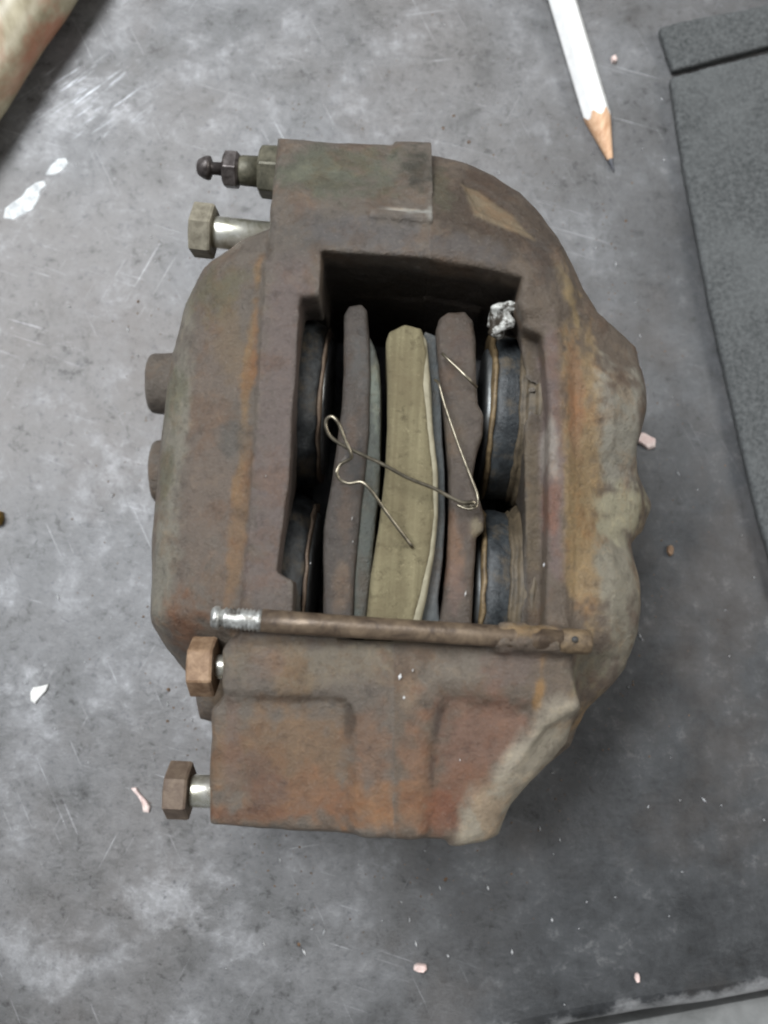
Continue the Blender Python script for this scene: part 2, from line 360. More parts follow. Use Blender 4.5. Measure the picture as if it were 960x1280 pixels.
V = [E0+ed*x+en*u+np.array([0, 0, z]) for x in (-480, 480) for u, z in ((6.6, -15), (7.4, -14.4), (70, -14.4), (70, -40), (-30, -40), (-30, -38.5), (6.6, -38.5))]
o = mesh_obj("bench_rail_gap_blocker", V, [tuple(range(7)), tuple(range(13, 6, -1))]+[(j, j+7, (j+1) % 7+7, (j+1) % 7) for j in range(7)], M_rail, org=(0, 0, 0), smooth=False); o['kind'] = 'structure'  # rail's bottom plate is added to keep floor light out of the gap
M_floor = simple("concrete_floor", (120, 120, 118), (160, 160, 158), 8, 0.7, 0.0, 1.0)
o = mesh_obj("floor", [(-3000, -3000, -850), (3000, -3000, -850), (3000, 3000, -850), (-3000, 3000, -850)], [(0, 1, 2, 3)], M_floor, org=(0, 0, -850)); o['kind'] = 'structure'

# ------------------------------------------------------------------ the caliper
cal = thing("brake_caliper", "rusty disc brake caliper with pads and spring wire lying open side up on the bench", "brake caliper", ORG)
AN = math.radians(4.0); EX = np.array([math.cos(AN), -math.sin(AN), 0]); EY = np.array([math.sin(AN), math.cos(AN), 0])
PR = 17.6; PZ = 31.0                                             # piston radius, height of the piston axes
C0 = U(480, 612, PZ+PR); C0[2] = PZ
def uv(X, Y): return (X-C0[0])*EX[0]+(Y-C0[1])*EX[1], (X-C0[0])*EY[0]+(Y-C0[1])*EY[1]
VP = (20.9, -18.8)
window = [(403, 318), (530, 326), (652, 350), (646, 380), (655, 400), (660, 440), (662, 600), (660, 700), (655, 800), (500, 800), (366, 792), (366, 726), (356, 722), (347, 716), (361, 608), (376, 375), (400, 374)]
lipcut = [(655, 412), (677, 420), (685, 520), (684, 640), (680, 800), (640, 800), (640, 412)]
pinA = U(268, 772, 62); pinB = U(738, 803, 60)
def pin_field(X, Y, Z, r):
    d = (pinB-pinA); L = np.linalg.norm(d); d = d/L
    t = (X-pinA[0])*d[0]+(Y-pinA[1])*d[1]+(Z-pinA[2])*d[2]
    q = np.sqrt((X-pinA[0]-d[0]*t)**2+(Y-pinA[1]-d[1]*t)**2+(Z-pinA[2]-d[2]*t)**2)
    return q-r, t, L
SEAM = [(541, 120), (541, 340), (500, 700), (500, 1100)]
BOLTS = [  # head start px, shank end px, y0, y1 (px), z, head half-height px, shank half-height px, hex turn
    dict(a=(241, 287), b=(360, 300), hx=(0, 29), z=43, rh=5.2, rs=3.45, mat=M_head, turn=0.44),
    dict(a=(238, 833), b=(310, 834), hx=(0, 32), z=50, rh=5.2, rs=2.4, mat=M_headr, turn=0.04),
    dict(a=(209, 987), b=(300, 991), hx=(0, 29), z=38, rh=5.1, rs=3.3, mat=M_headb, turn=0.0)]

def carve_common(F, X, Y, Z, seed, amp=1.0):
    n = noise3(X, Y, Z, 10.0, seed)*0.26+noise3(X, Y, Z, 3.4, seed+1)*0.10+noise3(X, Y, Z, 1.5, seed+2)*0.07
    return F+n*amp
def bores(F, X, Y, Z, u0, u1):
    u, v = uv(X, Y)
    for vp in VP:
        r = np.sqrt((v-vp)**2+(Z-PZ)**2)
        F = smax(F, -np.maximum(r-(PR+2.6), np.maximum(u0-u, u-u1)), 0.8)
    return F

def darken_window(V, C):
    """dark brown on the walls of the window, stronger below the top"""
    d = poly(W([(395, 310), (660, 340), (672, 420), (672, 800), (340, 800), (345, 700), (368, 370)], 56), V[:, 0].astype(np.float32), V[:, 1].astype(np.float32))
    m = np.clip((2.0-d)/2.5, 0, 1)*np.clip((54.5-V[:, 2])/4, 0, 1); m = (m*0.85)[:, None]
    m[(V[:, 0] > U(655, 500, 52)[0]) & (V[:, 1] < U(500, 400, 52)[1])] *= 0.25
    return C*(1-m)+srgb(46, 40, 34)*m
def build_left():
    h = 0.55
    a = U(170, 1060, 10); b = U(560, 150, 10)
    X, Y, Z = grid(-62, 14, -82, 92, -1, 66, h)
    seam = poly(W([(0, 100), (541, 100), (541, 400), (498, 700), (498, 1150), (0, 1150)], 56), X, Y)
    land = poly(W([(346, 300), (345, 330), (332, 330), (322, 506), (305, 752), (300, 800), (420, 800), (420, 300)], 57), X, Y)
    lobe = poly(W([(352, 312), (308, 324), (262, 350), (236, 392), (218, 450), (203, 540), (195, 620), (189, 700), (189, 780), (204, 820), (226, 855), (233, 905), (262, 912), (300, 912), (440, 880), (440, 300)], 38), X, Y)
    T = 57.2-0.26*np.maximum(land, 0)-0.010*np.maximum(land, 0)**2
    yy = U(250, 760, 50)[1]; q = np.clip((yy-Y)/15, 0, 1); T = T-q*q*(3-2*q)*16
    F = smax(lobe, (Z-T)*0.93, 9.0)
    F = smin(F, smax(land, Z-58.6, 1.2), 1.6)
    # upper block
    P = [(348, 180), (490, 192), (492, 185), (541, 185), (600, 186), (600, 400), (342, 400)]
    up = poly(W(P, 46), X, Y)
    yl = poly(W([(300, 264), (600, 276), (600, 700), (300, 700)], 57), X, Y)           # above this line the top falls away
    T = 59.0-0.42*np.maximum(yl, 0)
    F = smin(F, smax(up, (Z-T)*0.92, 2.4), 1.2)
    rid = poly(W([(462, 262), (541, 268), (541, 280), (462, 273)], 59), X, Y)
    F = smin(F, smax(rid, Z-59.9, 0.6), 0.6)
    flg = poly(W([(494, 183), (541, 183), (541, 262), (494, 262)], 50), X, Y)
    F = smin(F, smax(flg, (Z-T-0.55)*0.92, 1.6), 1.2)
    # lower block
    lo = poly(W([(285, 812), (296, 796), (620, 806), (620, 1047), (460, 1042), (266, 1027), (268, 884), (284, 866)], 50), X, Y)
    step = poly(W([(230, 780), (620, 790), (620, 868), (230, 864)], 57), X, Y)
    T = 57.8-0.055*np.maximum(step, 0)
    F = smin(F, smax(lo, Z-T, 2.0), 1.5)
    pocket = poly(W([(200, 874), (410, 875), (432, 884), (440, 900), (437, 930), (436, 1100), (200, 1100)], 56), X, Y)
    F = smax(F, -smax(pocket, 56.25-0.055*np.maximum(step, 0)-Z, 2.5), 3.2)
    # bosses on the outer flank
    for (py, px0, z, r) in ((474, 182, 13, 7.6), (587, 188, 12, 8.0)):
        c = U(px0, py, z+4); cy = c[1]
        q = np.sqrt((Y-cy)**2+(Z-z)**2)
        F = smin(F, smax(q-r, np.maximum(c[0]-X, X-(c[0]+26)), 1.6), 1.0)
    F = smax(F, 0.35-Z, 1.5)
    pf, t, L = pin_field(X, Y, Z, 2.75)
    F = smax(F, -pf, 0.8)
    F = smax(F, -poly(W(window, 57), X, Y), 0.9)
    F = bores(F, X, Y, Z, -28, -13.5)
    led = poly(W([(452, 360), (560, 372), (560, 330), (452, 330)], 40), X, Y)
    F = smin(F, smax(led, Z-36, 1.5), 1.0)
    F = carve_common(F, X, Y, Z, 11)
    F = smax(F, seam, 0.15)
    V, Q = nets(F.astype(np.float32), X, Y, Z)
    C = paint(V, (116, 106, 98), [
        (360, 520, 40, 330, 4, (118, 104, 102), 0.9),
        (390, 300, 60, 40, 0, (100, 94, 90), 0.9),
        (255, 560, 45, 260, 3, (124, 108, 98), 0.7),
        (200, 600, 24, 280, 3, (146, 141, 130), 0.9), (190, 475, 30, 46, 0, (118, 116, 98), 0.9), (192, 590, 20, 46, 0, (112, 110, 92), 0.9),
        (275, 360, 45, 40, 40, (108, 102, 78), 0.8), (290, 420, 26, 60, 0, (128, 108, 84), 0.6),
        (313, 450, 8, 140, 4, (146, 114, 74), 0.75), (300, 650, 10, 130, 5, (142, 110, 76), 0.7), (320, 420, 5, 60, 0, (150, 108, 70), .6),
        (290, 545, 22, 28, 0, (92, 92, 90), 0.6), (225, 780, 36, 50, 20, (132, 92, 64), 0.75), (245, 840, 40, 45, 0, (110, 92, 70), 0.7),
        (430, 215, 110, 50, 3, (102, 104, 90), 1.0), (400, 215, 34, 22, 0, (118, 120, 104), 0.6), (520, 215, 26, 40, 0, (74, 70, 60), 0.9),
        (470, 300, 80, 26, 5, (104, 100, 102), 0.8), (502, 270, 40, 5, 4, (186, 186, 184), 0.95), (538, 275, 6, 12, 0, (178, 178, 176), 0.8), (432, 232, 60, 12, 4, (86, 82, 66), .6),  # the two near-white blobs paint the highlight along the ridge
        (400, 830, 150, 34, 2, (134, 124, 110), 0.9), (370, 850, 40, 24, 0, (138, 114, 84), 0.6), (330, 835, 26, 26, 0, (126, 112, 106), .7),
        (350, 960, 120, 84, 0, (132, 106, 82), 0.95), (380, 1000, 110, 30, 0, (142, 100, 70), 0.7), (320, 975, 30, 36, 0, (104, 86, 80), 0.6),
        (470, 950, 34, 90, 0, (132, 103, 84), 0.8), (475, 1005, 40, 36, 0, (156, 112, 72), 0.7), (290, 940, 12, 90, 0, (130, 106, 96), 0.6),
        (375, 873, 66, 6, 0, (84, 68, 54), 0.8), (437, 900, 8, 26, 0, (76, 62, 50), 0.8), (320, 1020, 70, 9, 3, (120, 78, 54), 0.6),
        (355, 755, 50, 18, 4, (112, 102, 98), 0.7)])
    C = darken_window(V, C)
    return mesh_obj("caliper_housing", V, Q, M_cast, cal, col=C)

def build_right():
    h = 0.55
    X, Y, Z = grid(0, 72, -84, 92, -1, 66, h)
    seam = -poly(W([(0, 100), (541, 100), (541, 400), (498, 700), (498, 1150), (0, 1150)], 56), X, Y)+0.03
    land = poly(W([(640, 300), (674, 330), (694, 380), (706, 450), (711, 560), (709, 700), (706, 800), (640, 800)], 56), X, Y)
    rim = poly(W([(560, 330), (680, 330), (692, 358), (708, 394), (728, 420), (762, 434), (784, 448), (791, 480), (790, 530), (776, 574), (780, 604), (790, 636), (782, 660), (770, 686), (780, 735), (779, 790), (768, 835), (742, 862), (716, 884), (709, 905), (706, 928), (690, 945), (660, 975), (636, 1005), (622, 1042), (600, 1047), (530, 1045), (530, 330)], 29), X, Y)
    u, v = uv(X, Y)
    T = 55.5-0.80*np.maximum(land-1.0, 0)
    for vp in VP:                                                             # piston lobes swell out of the flank
        T = np.maximum(T, 0)+np.maximum(0, 4.5-0.030*(v-vp)**2)*np.clip((land-2)/8, 0, 1)*np.clip((26-land)/8, 0, 1)
    F = smax(rim, (Z-T)*0.78, 3.5)
    lug = poly(W([(710, 668), (740, 610), (780, 600), (808, 634), (792, 666), (755, 684)], 27), X, Y)
    F = smin(F, smax(lug, (Z-37+0.75*(X-U(770, 636, 30)[0]))*0.8, 2.0), 6.0)
    lug = poly(W([(730, 470), (745, 434), (768, 432), (790, 462), (792, 530), (776, 560), (735, 540)], 27), X, Y)
    F = smin(F, smax(lug, Z-29, 5.0), 5.0)
    F = smin(F, smax(land, Z-57.2, 1.8), 2.0)
    # arched upper end
    up = poly(W([(500, 186), (545, 187), (585, 198), (620, 216), (652, 243), (676, 276), (692, 306), (705, 350), (716, 388), (700, 410), (660, 420), (500, 420)], 46), X, Y)
    inner = poly(W([(500, 276), (560, 290), (610, 310), (650, 345), (662, 420), (500, 420)], 57), X, Y)
    T = 59.1-0.38*np.maximum(inner-1, 0)-0.012*np.maximum(inner-1, 0)**2
    F = smin(F, smax(up, (Z-T)*0.9, 3.0), 1.5)
    tri = poly(W([(579, 226), (596, 230), (640, 268), (664, 300), (630, 290), (594, 274)], 52), X, Y)
    F = smax(F, -smax(tri, (T-1.0)-Z, 0.6), 0.9)
    # lower end with its pocket and the long chamfer
    lo = poly(W([(480, 798), (700, 806), (716, 880), (672, 905), (640, 950), (600, 985), (580, 1015), (572, 1047), (480, 1042)], 50), X, Y)
    step = poly(W([(400, 790), (760, 790), (760, 872), (400, 868)], 57), X, Y)
    T = 57.9-0.055*np.maximum(step, 0)
    F = smin(F, smax(lo, Z-T, 2.2), 6.0)
    cham = poly(W([(560, 1048), (604, 1047), (622, 1042), (636, 1005), (660, 975), (690, 945), (706, 928), (709, 905), (716, 884), (680, 860), (560, 900)], 46), X, Y)
    F = smin(F, smax(cham, (Z-(56.0-0.85*np.maximum(lo, 0)))*0.8, 3.0), 2.0)
    pocket = poly(W([(563, 872), (600, 880), (660, 885), (650, 930), (560, 1100), (534, 1100), (539, 960), (546, 900)], 56), X, Y)
    F = smax(F, -smax(pocket, 56.25-0.055*np.maximum(step, 0)-Z, 2.5), 3.2)
    F = smax(F, 0.35-Z, 1.5)
    pf, t, L = pin_field(X, Y, Z, 2.75)
    F = smax(F, -np.maximum(pf, t-56), 0.6)
    F = smax(F, -poly(W(window, 57), X, Y), 1.4)
    F = smax(F, -smax(poly(W(lipcut, 56), X, Y), 51.5-Z, 0.8), 1.2)
    F = bores(F, X, Y, Z, 20.5, 30.5)
    led = poly(W([(520, 366), (602, 384), (612, 330), (520, 330)], 40), X, Y)
    F = smin(F, smax(led, Z-38, 1.5), 1.0)
    pf, t, L = pin_field(X, Y, Z, 2.9)
    bs = smax(pf+0.65+noise3(X, Y, Z, 2.6, 77)*0.5+noise3(X, Y, Z, 1.1, 78)*0.25, np.maximum(52.0-t, t-(L-3.5)), 3.0)
    F = smin(F, bs, 2.6)
    F = carve_common(F, X, Y, Z, 11)
    F = smax(F, seam-1.2, 0.15)
    V, Q = nets(F.astype(np.float32), X, Y, Z)
    C = paint(V, (112, 98, 86), [
        (735, 600, 36, 260, 0, (164, 138, 100), 1.0), (785, 520, 36, 110, 0, (156, 152, 142), 1.0), (785, 740, 36, 90, 0, (150, 144, 130), 1.0),
        (722, 500, 14, 90, 0, (146, 106, 76), 0.7), (800, 632, 56, 34, 0, (176, 170, 146), 1.0), (722, 640, 20, 70, 0, (156, 130, 88), .7),  # palest blob: the lit lug put into the colour
        (712, 365, 12, 50, -25, (160, 138, 98), 0.8), (690, 560, 12, 190, 0, (124, 106, 104), 0.9), (688, 560, 8, 36, 0, (184, 178, 172), 0.55),  # palest blob: a highlight painted on the land
        (690, 640, 8, 34, 0, (136, 92, 74), 0.7), (665, 590, 12, 180, 0, (122, 106, 84), 0.8),
        (610, 260, 100, 80, 20, (84, 70, 58), 1.0), (570, 320, 60, 20, 10, (98, 92, 92), 0.8),
        (680, 340, 22, 50, -25, (84, 74, 68), 0.8), (550, 225, 18, 44, 0, (94, 90, 72), 0.7),
        (560, 835, 60, 30, 0, (132, 122, 112), 0.85), (640, 840, 40, 26, 0, (122, 106, 100), 0.7), (740, 830, 30, 34, 0, (116, 114, 100), 0.8),
        (510, 870, 14, 24, 0, (160, 140, 120), 0.6), (600, 920, 66, 64, 0, (132, 98, 82), 0.9), (520, 960, 30, 80, 0, (140, 104, 80), 0.8),
        (590, 985, 46, 26, -20, (134, 92, 68), 0.7), (510, 1000, 30, 36, 0, (150, 108, 74), 0.6), (556, 1015, 26, 26, 0, (132, 80, 54), 0.7),
        
        (672, 865, 7, 34, 10, (164, 124, 70), 0.85), (546, 905, 7, 28, 12, (80, 64, 56), 0.8), (540, 960, 5, 26, 4, (86, 66, 56), .7),
        (655, 790, 40, 9, 3, (160, 132, 92), 0.8), (715, 802, 22, 12, 0, (148, 136, 100), 0.7), (618, 770, 24, 10, 0, (132, 106, 74), .6)])
    C = darken_window(V, C)
    d = poly(W([(579, 224), (598, 229), (642, 268), (668, 302), (630, 292), (592, 276)], 55), V[:, 0].astype(np.float32), V[:, 1].astype(np.float32))
    m = np.clip((0.5-d)/0.8, 0, 1)[:, None]*0.9; C = C*(1-m)+srgb(122, 108, 86)*m
    d = poly(W([(560, 1100), (566, 1046), (590, 985), (628, 952), (662, 905), (674, 880), (700, 868), (724, 872), (730, 930), (700, 990), (650, 1040), (640, 1100)], 54), V[:, 0].astype(np.float32), V[:, 1].astype(np.float32))
    d = d+noise3(V[:, 0], V[:, 1], V[:, 2], 4, 95)*1.3+noise3(V[:, 0], V[:, 1], V[:, 2], 1.6, 96)*0.7
    m = np.clip((0.9-d)/2.6, 0, 1)[:, None]*0.92; C = C*(1-m)+srgb(152, 143, 126)*m           # bare pale metal of the long chamfer
    return mesh_obj("caliper_housing", V, Q, M_cast, cal, col=C)
hl = build_left(); hl['label'] = "grey brown left half of the housing with smooth bulging flank"
hr = build_right(); hr['label'] = "rusty right half of the housing with wavy tan outer rim"

# pads
def slab(name, pts, zref, ztop, mat, parent, base, blobs, seed, rnd=1.4, zfun=None, z0=8, h=0.5, amp=0.6):
    P = W(pts, zref)
    X, Y, Z = grid(P[:, 0].min()-2, P[:, 0].max()+2, P[:, 1].min()-2, P[:, 1].max()+2, z0-2, ztop+3, h)
    d = poly(P, X, Y); T = ztop+0*X+0*Y
    u, v = uv(X, Y); T = T-0.0016*np.maximum(np.abs(v)-8, 0)**2
    if zfun is not None: T = T+zfun(X, Y, u, v)
    F = smax(smax(d, Z-T, rnd), z0-Z, 1.0)
    F = F+(noise3(X, Y, Z, 7, seed)*0.45+noise3(X, Y, Z, 2.4, seed+1)*0.2)*amp
    V, Q = nets(F.astype(np.float32), X, Y, Z)
    return mesh_obj(name, V, Q, mat, parent, col=paint(V, base, blobs))
padL = thing("brake_pad", "x", "x", (0, 0, 0)); del padL['category']; padL['label'] = "thin worn pad on the left of the window"; padL.parent = cal; padL.location = (0, 0, 0)
padR = thing("brake_pad", "x", "x", (0, 0, 0)); del padR['category']; padR['label'] = "thick pad with tan friction lining"; padR.parent = cal; padR.location = (0, 0, 0)
slab("backing_plate", [(430, 392), (436, 381), (452, 378), (459, 386), (462, 420), (463, 470), (462, 540), (456, 600), (452, 640), (446, 700), (440, 790), (404, 790), (405, 660), (411, 622), (421, 556), (427, 510), (430, 460)], 49, 50.5, M_pad, padL,
     (84, 76, 72), [(450, 440, 12, 60, 0, (92, 90, 90), .8), (440, 570, 14, 34, 0, (62, 62, 64), .8), (430, 640, 14, 40, 0, (104, 86, 74), .8), (425, 740, 14, 60, 0, (124, 104, 88), .8), (438, 530, 8, 30, 0, (104, 88, 78), .7)], 5, 1.8, None, 9, amp=0.3)
slab("friction_lining", [(461, 418), (468, 432), (474, 456), (477, 500), (477, 545), (474, 620), (467, 680), (457, 790), (431, 790), (437, 700), (443, 640), (447, 600), (453, 540), (454, 470)], 48, 49, M_pad, padL,
     (100, 106, 102), [(470, 480, 6, 60, 0, (140, 150, 140), .8), (470, 600, 7, 60, 0, (118, 124, 118), .8), (452, 740, 10, 60, 0, (104, 100, 96), .7)], 8, 1.2, None, 9, amp=0.25)
slab("friction_lining", [(482, 425), (486, 412), (506, 402), (528, 408), (534, 438), (531, 480), (537, 540), (543, 590), (544, 645), (538, 695), (527, 745), (512, 800), (455, 800), (463, 720), (473, 660), (481, 590), (484, 530), (484, 470)], 52, 52.5, M_fric, padR,
     (150, 144, 106), [], 15, 1.5, None, 9, amp=0.08)
M_edge = simple("pale_lining_edge", (124, 118, 98), (154, 148, 126), 300, 0.5, 0.0, 0.1)  # paler tint carries the highlight strip along the lining's edge
slab("lining_rim", [(524, 406), (534, 424), (539, 480), (542, 540), (548, 590), (548, 645), (543, 695), (534, 745), (522, 800), (500, 800), (512, 745), (522, 695), (527, 645), (527, 590), (524, 540), (518, 480), (514, 440)], 51, 52.0, M_edge, padR,
     (180, 178, 150), [], 18, 1.6, None, 9, amp=0.05)
slab("shim", [(530, 412), (545, 418), (551, 480), (553, 540), (556, 590), (557, 645), (554, 700), (548, 750), (552, 800), (513, 800), (525, 745), (534, 695), (539, 645), (539, 590), (533, 540), (526, 480)], 48, 48.8, M_pad, padR,
     (96, 104, 110), [(545, 600, 12, 60, 0, (104, 112, 120), .7), (545, 700, 12, 60, 0, (112, 112, 116), .7)], 20, 0.8, None, 9, amp=0.12)
slab("backing_plate", [(545, 412), (549, 396), (560, 387), (582, 387), (592, 399), (596, 425), (595, 470), (597, 505), (604, 518), (604, 545), (596, 570), (590, 600), (601, 628), (606, 648), (604, 664), (595, 672), (592, 720), (590, 800), (546, 800), (554, 750), (559, 700), (562, 645), (561, 590), (557, 540), (550, 480)], 49, 50.5, M_pad, padR,
     (98, 86, 78), [(575, 420, 16, 24, 0, (96, 82, 76), .8), (570, 540, 18, 40, 0, (112, 100, 88), .8), (566, 690, 14, 50, 0, (140, 106, 82), .8), (570, 740, 12, 40, 0, (128, 104, 96), .6), (598, 655, 9, 12, 0, (148, 136, 112), .8), (583, 655, 9, 12, 0, (92, 74, 64), .8)], 25, 1.9, None, 9, amp=0.3)

# pistons: each a steel cup with a rubber boot, two on either side
def piston(side, vp, label):
    lathe = lambda pr, *a: lathe_([(u, q*1.05) for u, q in pr], *a)
    c = C0+EY*vp
    e = thing("piston", label, "x", (0, 0, 0)); del e['category']; e.parent = cal; e.location = (0, 0, 0)
    if side < 0:
        p0 = c+EX*(-31.4); ax = EX
        V, F = lathe([(0, 14), (0, 14.6), (17.2, 14.6), (17.6, 14.0), (17.6, 11)], p0, ax, 64); mesh_obj("piston_cup", V, F, M_steel, e)
        V, F = lathe([(6.0, 14.7), (6.0, 17.4), (7.6, 18.0), (9.0, 17.6), (9.4, 16.6), (10.0, 17.6), (12.0, 18.4), (14.0, 18.0), (15.6, 17.2), (16.6, 15.8), (16.8, 14.7)], p0, ax, 96); V = jitter(V, 0.35, 3.0, 8); mesh_obj("dust_boot", V, F, M_rubdark, e)
        V, F = lathe([(16.4, 14.7), (16.4, 16.6), (16.8, 16.7), (17.0, 16.3), (17.1, 14.7)], p0, ax, 96); V = jitter(V, 0.35, 3.0, 8); mesh_obj("boot_rim", V, F, M_headb, e)
    else:
        p0 = c+EX*30.5; ax = -EX
        V, F = lathe([(0, 14), (0, 14.6), (10.0, 14.6), (10.4, 14.0), (10.4, 11)], p0, ax, 64); mesh_obj("piston_cup", V, F, M_steel, e)
        V, F = lathe([(-1.2, 16.6), (-1.2, 19.6), (-0.4, 19.9), (0.4, 19.4), (0.7, 18.5), (1.4, 18.9), (2.2, 18.2), (2.8, 17.4), (3.2, 17.8), (3.8, 17.2), (3.8, 16.6)], p0, ax, 96); V = jitter(V, 0.35, 3.0, 8); mesh_obj("boot_ring", V, F, M_ring, e)
        V, F = lathe([(2.6, 14.7), (2.6, 17.2), (4.2, 17.2), (6.0, 17.6), (7.8, 17.7), (8.6, 17.3), (8.6, 14.7)], p0, ax, 96); V = jitter(V, 0.35, 3.0, 8); mesh_obj("dust_boot", V, F, M_rubber, e)
        V, F = lathe([(8.5, 14.7), (8.5, 17.5), (9.0, 17.9), (9.5, 17.4), (9.5, 14.7)], p0, ax, 96); V = jitter(V, 0.35, 3.0, 8); mesh_obj("boot_rim", V, F, M_lip, e)
for sd, tx in ((-1, "left"), (1, "right")):
    for vp, ty in zip(VP, ("upper", "lower")): piston(sd, vp, "%s piston on the %s with a dark rubber boot" % (ty, tx))

# crumpled bright clip at the upper right corner of the window
X, Y, Z = grid(14, 34, 28, 48, 40, 60, 0.4)
c = U(626, 398, 50)
F = np.full(np.broadcast(X, Y, Z).shape, 9.0, np.float32)
for (px, py, z, rx, ry, rz) in ((624, 388, 51, 2.0, 1.4, 2.2), (617, 402, 49, 1.5, 2.4, 2.0), (632, 400, 52, 1.8, 2.6, 1.3), (640, 385, 52, 1.8, 1.3, 1.6), (622, 416, 50, 2.0, 1.2, 1.6)):
    q = U(px, py, z); F = smin(F, (np.sqrt(((X-q[0])/rx)**2+((Y-q[1])/ry)**2+((Z-z)/rz)**2)-1)*1.4, 0.5)
F = F+noise3(X, Y, Z, 1.6, 61)*0.5
V, Q = nets(F.astype(np.float32), X, Y, Z)
M_clip = simple("scraped_clip_metal", (60, 54, 46), (200, 200, 194), 420, 0.35, 0.2, 0.4, 0.5, 0.46, 0.60)
mesh_obj("retaining_clip", V, Q, M_clip, cal)

# bolts
for i, b in enumerate(BOLTS):
    a = U(b['a'][0], b['a'][1], b['z']); e_ = U(b['b'][0], b['b'][1], b['z']); d = (e_-a); L = np.linalg.norm(d); d /= L
    hw = b['hx'][1]*(DIST-b['z'])/FPX*0.985
    e = thing("bolt", ["upper left bolt with bright plated shank", "rusty orange bolt by the pin head", "brown bolt at the lower left corner"][i], "x", (0, 0, 0)); del e['category']; e.parent = cal; e.location = (0, 0, 0)
    R = b['rh']
    V, F = lathe([(0, R*0.62), (0.0, R*0.86), (0.25, R*0.97), (0.5, R), (hw-0.5, R), (hw, R*0.96), (hw, R*0.6)], a, d, 72, hexa={2: b['turn'], 3: b['turn'], 4: b['turn'], 5: b['turn']})
    mesh_obj("bolt_head", V, F, b['mat'], e, smooth=False)
    V, F = lathe([(hw-0.3, b['rs']*0.95), (hw+0.5, b['rs']), (L, b['rs'])], a, d, 48); o = mesh_obj("shank", V, F, M_zinc, e)
# bleeder
a = U(247, 209, 44); b_ = U(353, 217, 44); d = (b_-a); L = np.linalg.norm(d); d /= L; k = L/106.0
e = thing("bleed_screw", "dark bleed nipple", "x", (0, 0, 0)); del e['category']; e.parent = cal; e.location = (0, 0, 0)
V, F = lathe([(0, 0.5), (0.0, 1.35), (2*k, 1.75), (8*k, 2.35), (13*k, 2.6), (16*k, 2.5), (18*k, 1.7), (19*k, 1.35), (34*k, 1.45)], a, d, 32); mesh_obj("nipple", V, F, M_dark, e)
V, F = lathe([(33*k, 1.6), (33*k, 3.2), (36*k, 3.7), (50*k, 3.7), (53*k, 3.2), (53*k, 2.4)], a, d, 72, hexa={2: 0.2, 3: 0.2}); mesh_obj("hexagon", V, F, M_dark, e, smooth=False)
V, F = lathe([(52*k, 3.0), (56*k, 3.2), (80*k, 3.3), (80*k, 2.9)], a, d, 40); mesh_obj("neck", V, F, M_olive, e)
V, F = lathe([(78*k, 3.2), (78*k, 4.4), (81*k, 4.95), (98*k, 5.05), (112*k, 5.05)], a, d, 72, hexa={1: 0.4, 2: 0.4, 3: 0.4, 4: 0.4}); mesh_obj("collar", V, F, M_olive, e, smooth=False)

# retaining pin
d = pinB-pinA; L = np.linalg.norm(d); d /= L
e = thing("retaining_pin", "long pin across the lower end of the window", "x", (0, 0, 0)); del e['category']; e.parent = cal; e.location = (0, 0, 0)
V, F = lathe([(0, 0.8), (0.1, 1.7), (0.7, 2.2), (1.5, 2.2), (1.8, 1.6), (2.0, 1.3)], pinA-d*0.6, d, 40); mesh_obj("pin_head", V, F, M_bright, e)
pr = [(1.0, 1.5)]
for j in range(9): pr += [(1.8+j*0.75, 1.75), (2.15+j*0.75, 2.15)]
pr += [(9.0, 2.0)]
V, F = lathe(pr, pinA, d, 40); mesh_obj("thread", V, F, M_bright, e)
V, F = lathe([(8.8, 1.9), (9.0, 2.2), (20, 2.1), (35, 2.05), (48, 2.1), (L-5.5, 2.2)], pinA, d, 40)
V = V+np.c_[noise3(V[:, 0], V[:, 1], V[:, 2], 2, 3), noise3(V[:, 0], V[:, 1], V[:, 2], 2, 4), noise3(V[:, 0], V[:, 1], V[:, 2], 2, 5)]*0.12
mesh_obj("pin_shaft", V, F, M_pin, e)
V, F = lathe([(L-7, 2.1), (L-4.0, 2.4), (L-0.6, 2.35), (L, 2.0), (L, 1.2)], pinA, d, 40); mesh_obj("pin_end", V, F, M_pinr, e)
q = pinA+d*(L-3.4)+np.array([0, 0.3, 2.12]); V, F = lathe([(0, 0.2), (0.0, 0.62), (0.5, 0.62)], q, (0.01, 0, 1), 16); mesh_obj("pin_hole_disc", V, F, M_rubdark, e)  # dark disc in place of the hole, its shade put into the colour

# anti-rattle spring wire
e = thing("spring_wire", "thin looped spring wire over the pads", "x", (0, 0, 0)); del e['category']; e.parent = cal; e.location = (0, 0, 0)
def c5(l): return [U(380+x/4, 480+y/4, z) for x, y, z in l]
V, F = tube(c5([(790, 612, 53), (850, 606, 54), (845, 590, 54.5), (790, 592, 55), (720, 560, 55.5), (650, 522, 56), (520, 470, 57), (400, 405, 58), (300, 358, 58.5), (210, 315, 59), (140, 270, 59.5), (112, 222, 60), (112, 178, 60.5), (140, 163, 61), (172, 195, 61), (200, 265, 60.5), (232, 340, 60), (232, 372, 59), (185, 400, 58), (163, 440, 58), (180, 478, 57.5), (225, 497, 57.5), (285, 490, 58), (330, 525, 58), (400, 625, 57), (470, 720, 55.5), (530, 800, 54), (540, 815, 53)]), 0.37)
mesh_obj("wire", V, F, M_wire, e)
V, F = tube(c5([(655, -20, 51), (675, 0, 52.5), (700, 90, 53), (740, 210, 53), (790, 350, 53), (840, 480, 53), (868, 560, 53), (862, 612, 53.5), (820, 625, 53.5), (765, 605, 53)]), 0.30)
mesh_obj("wire", V, F, M_wire, e)
V, F = tube([U(553, 442, 51.5), U(560, 449, 52.5), U(575, 463, 53), U(586, 474, 53), U(596, 484, 51)], 0.33); mesh_obj("wire", V, F, M_wire, e)

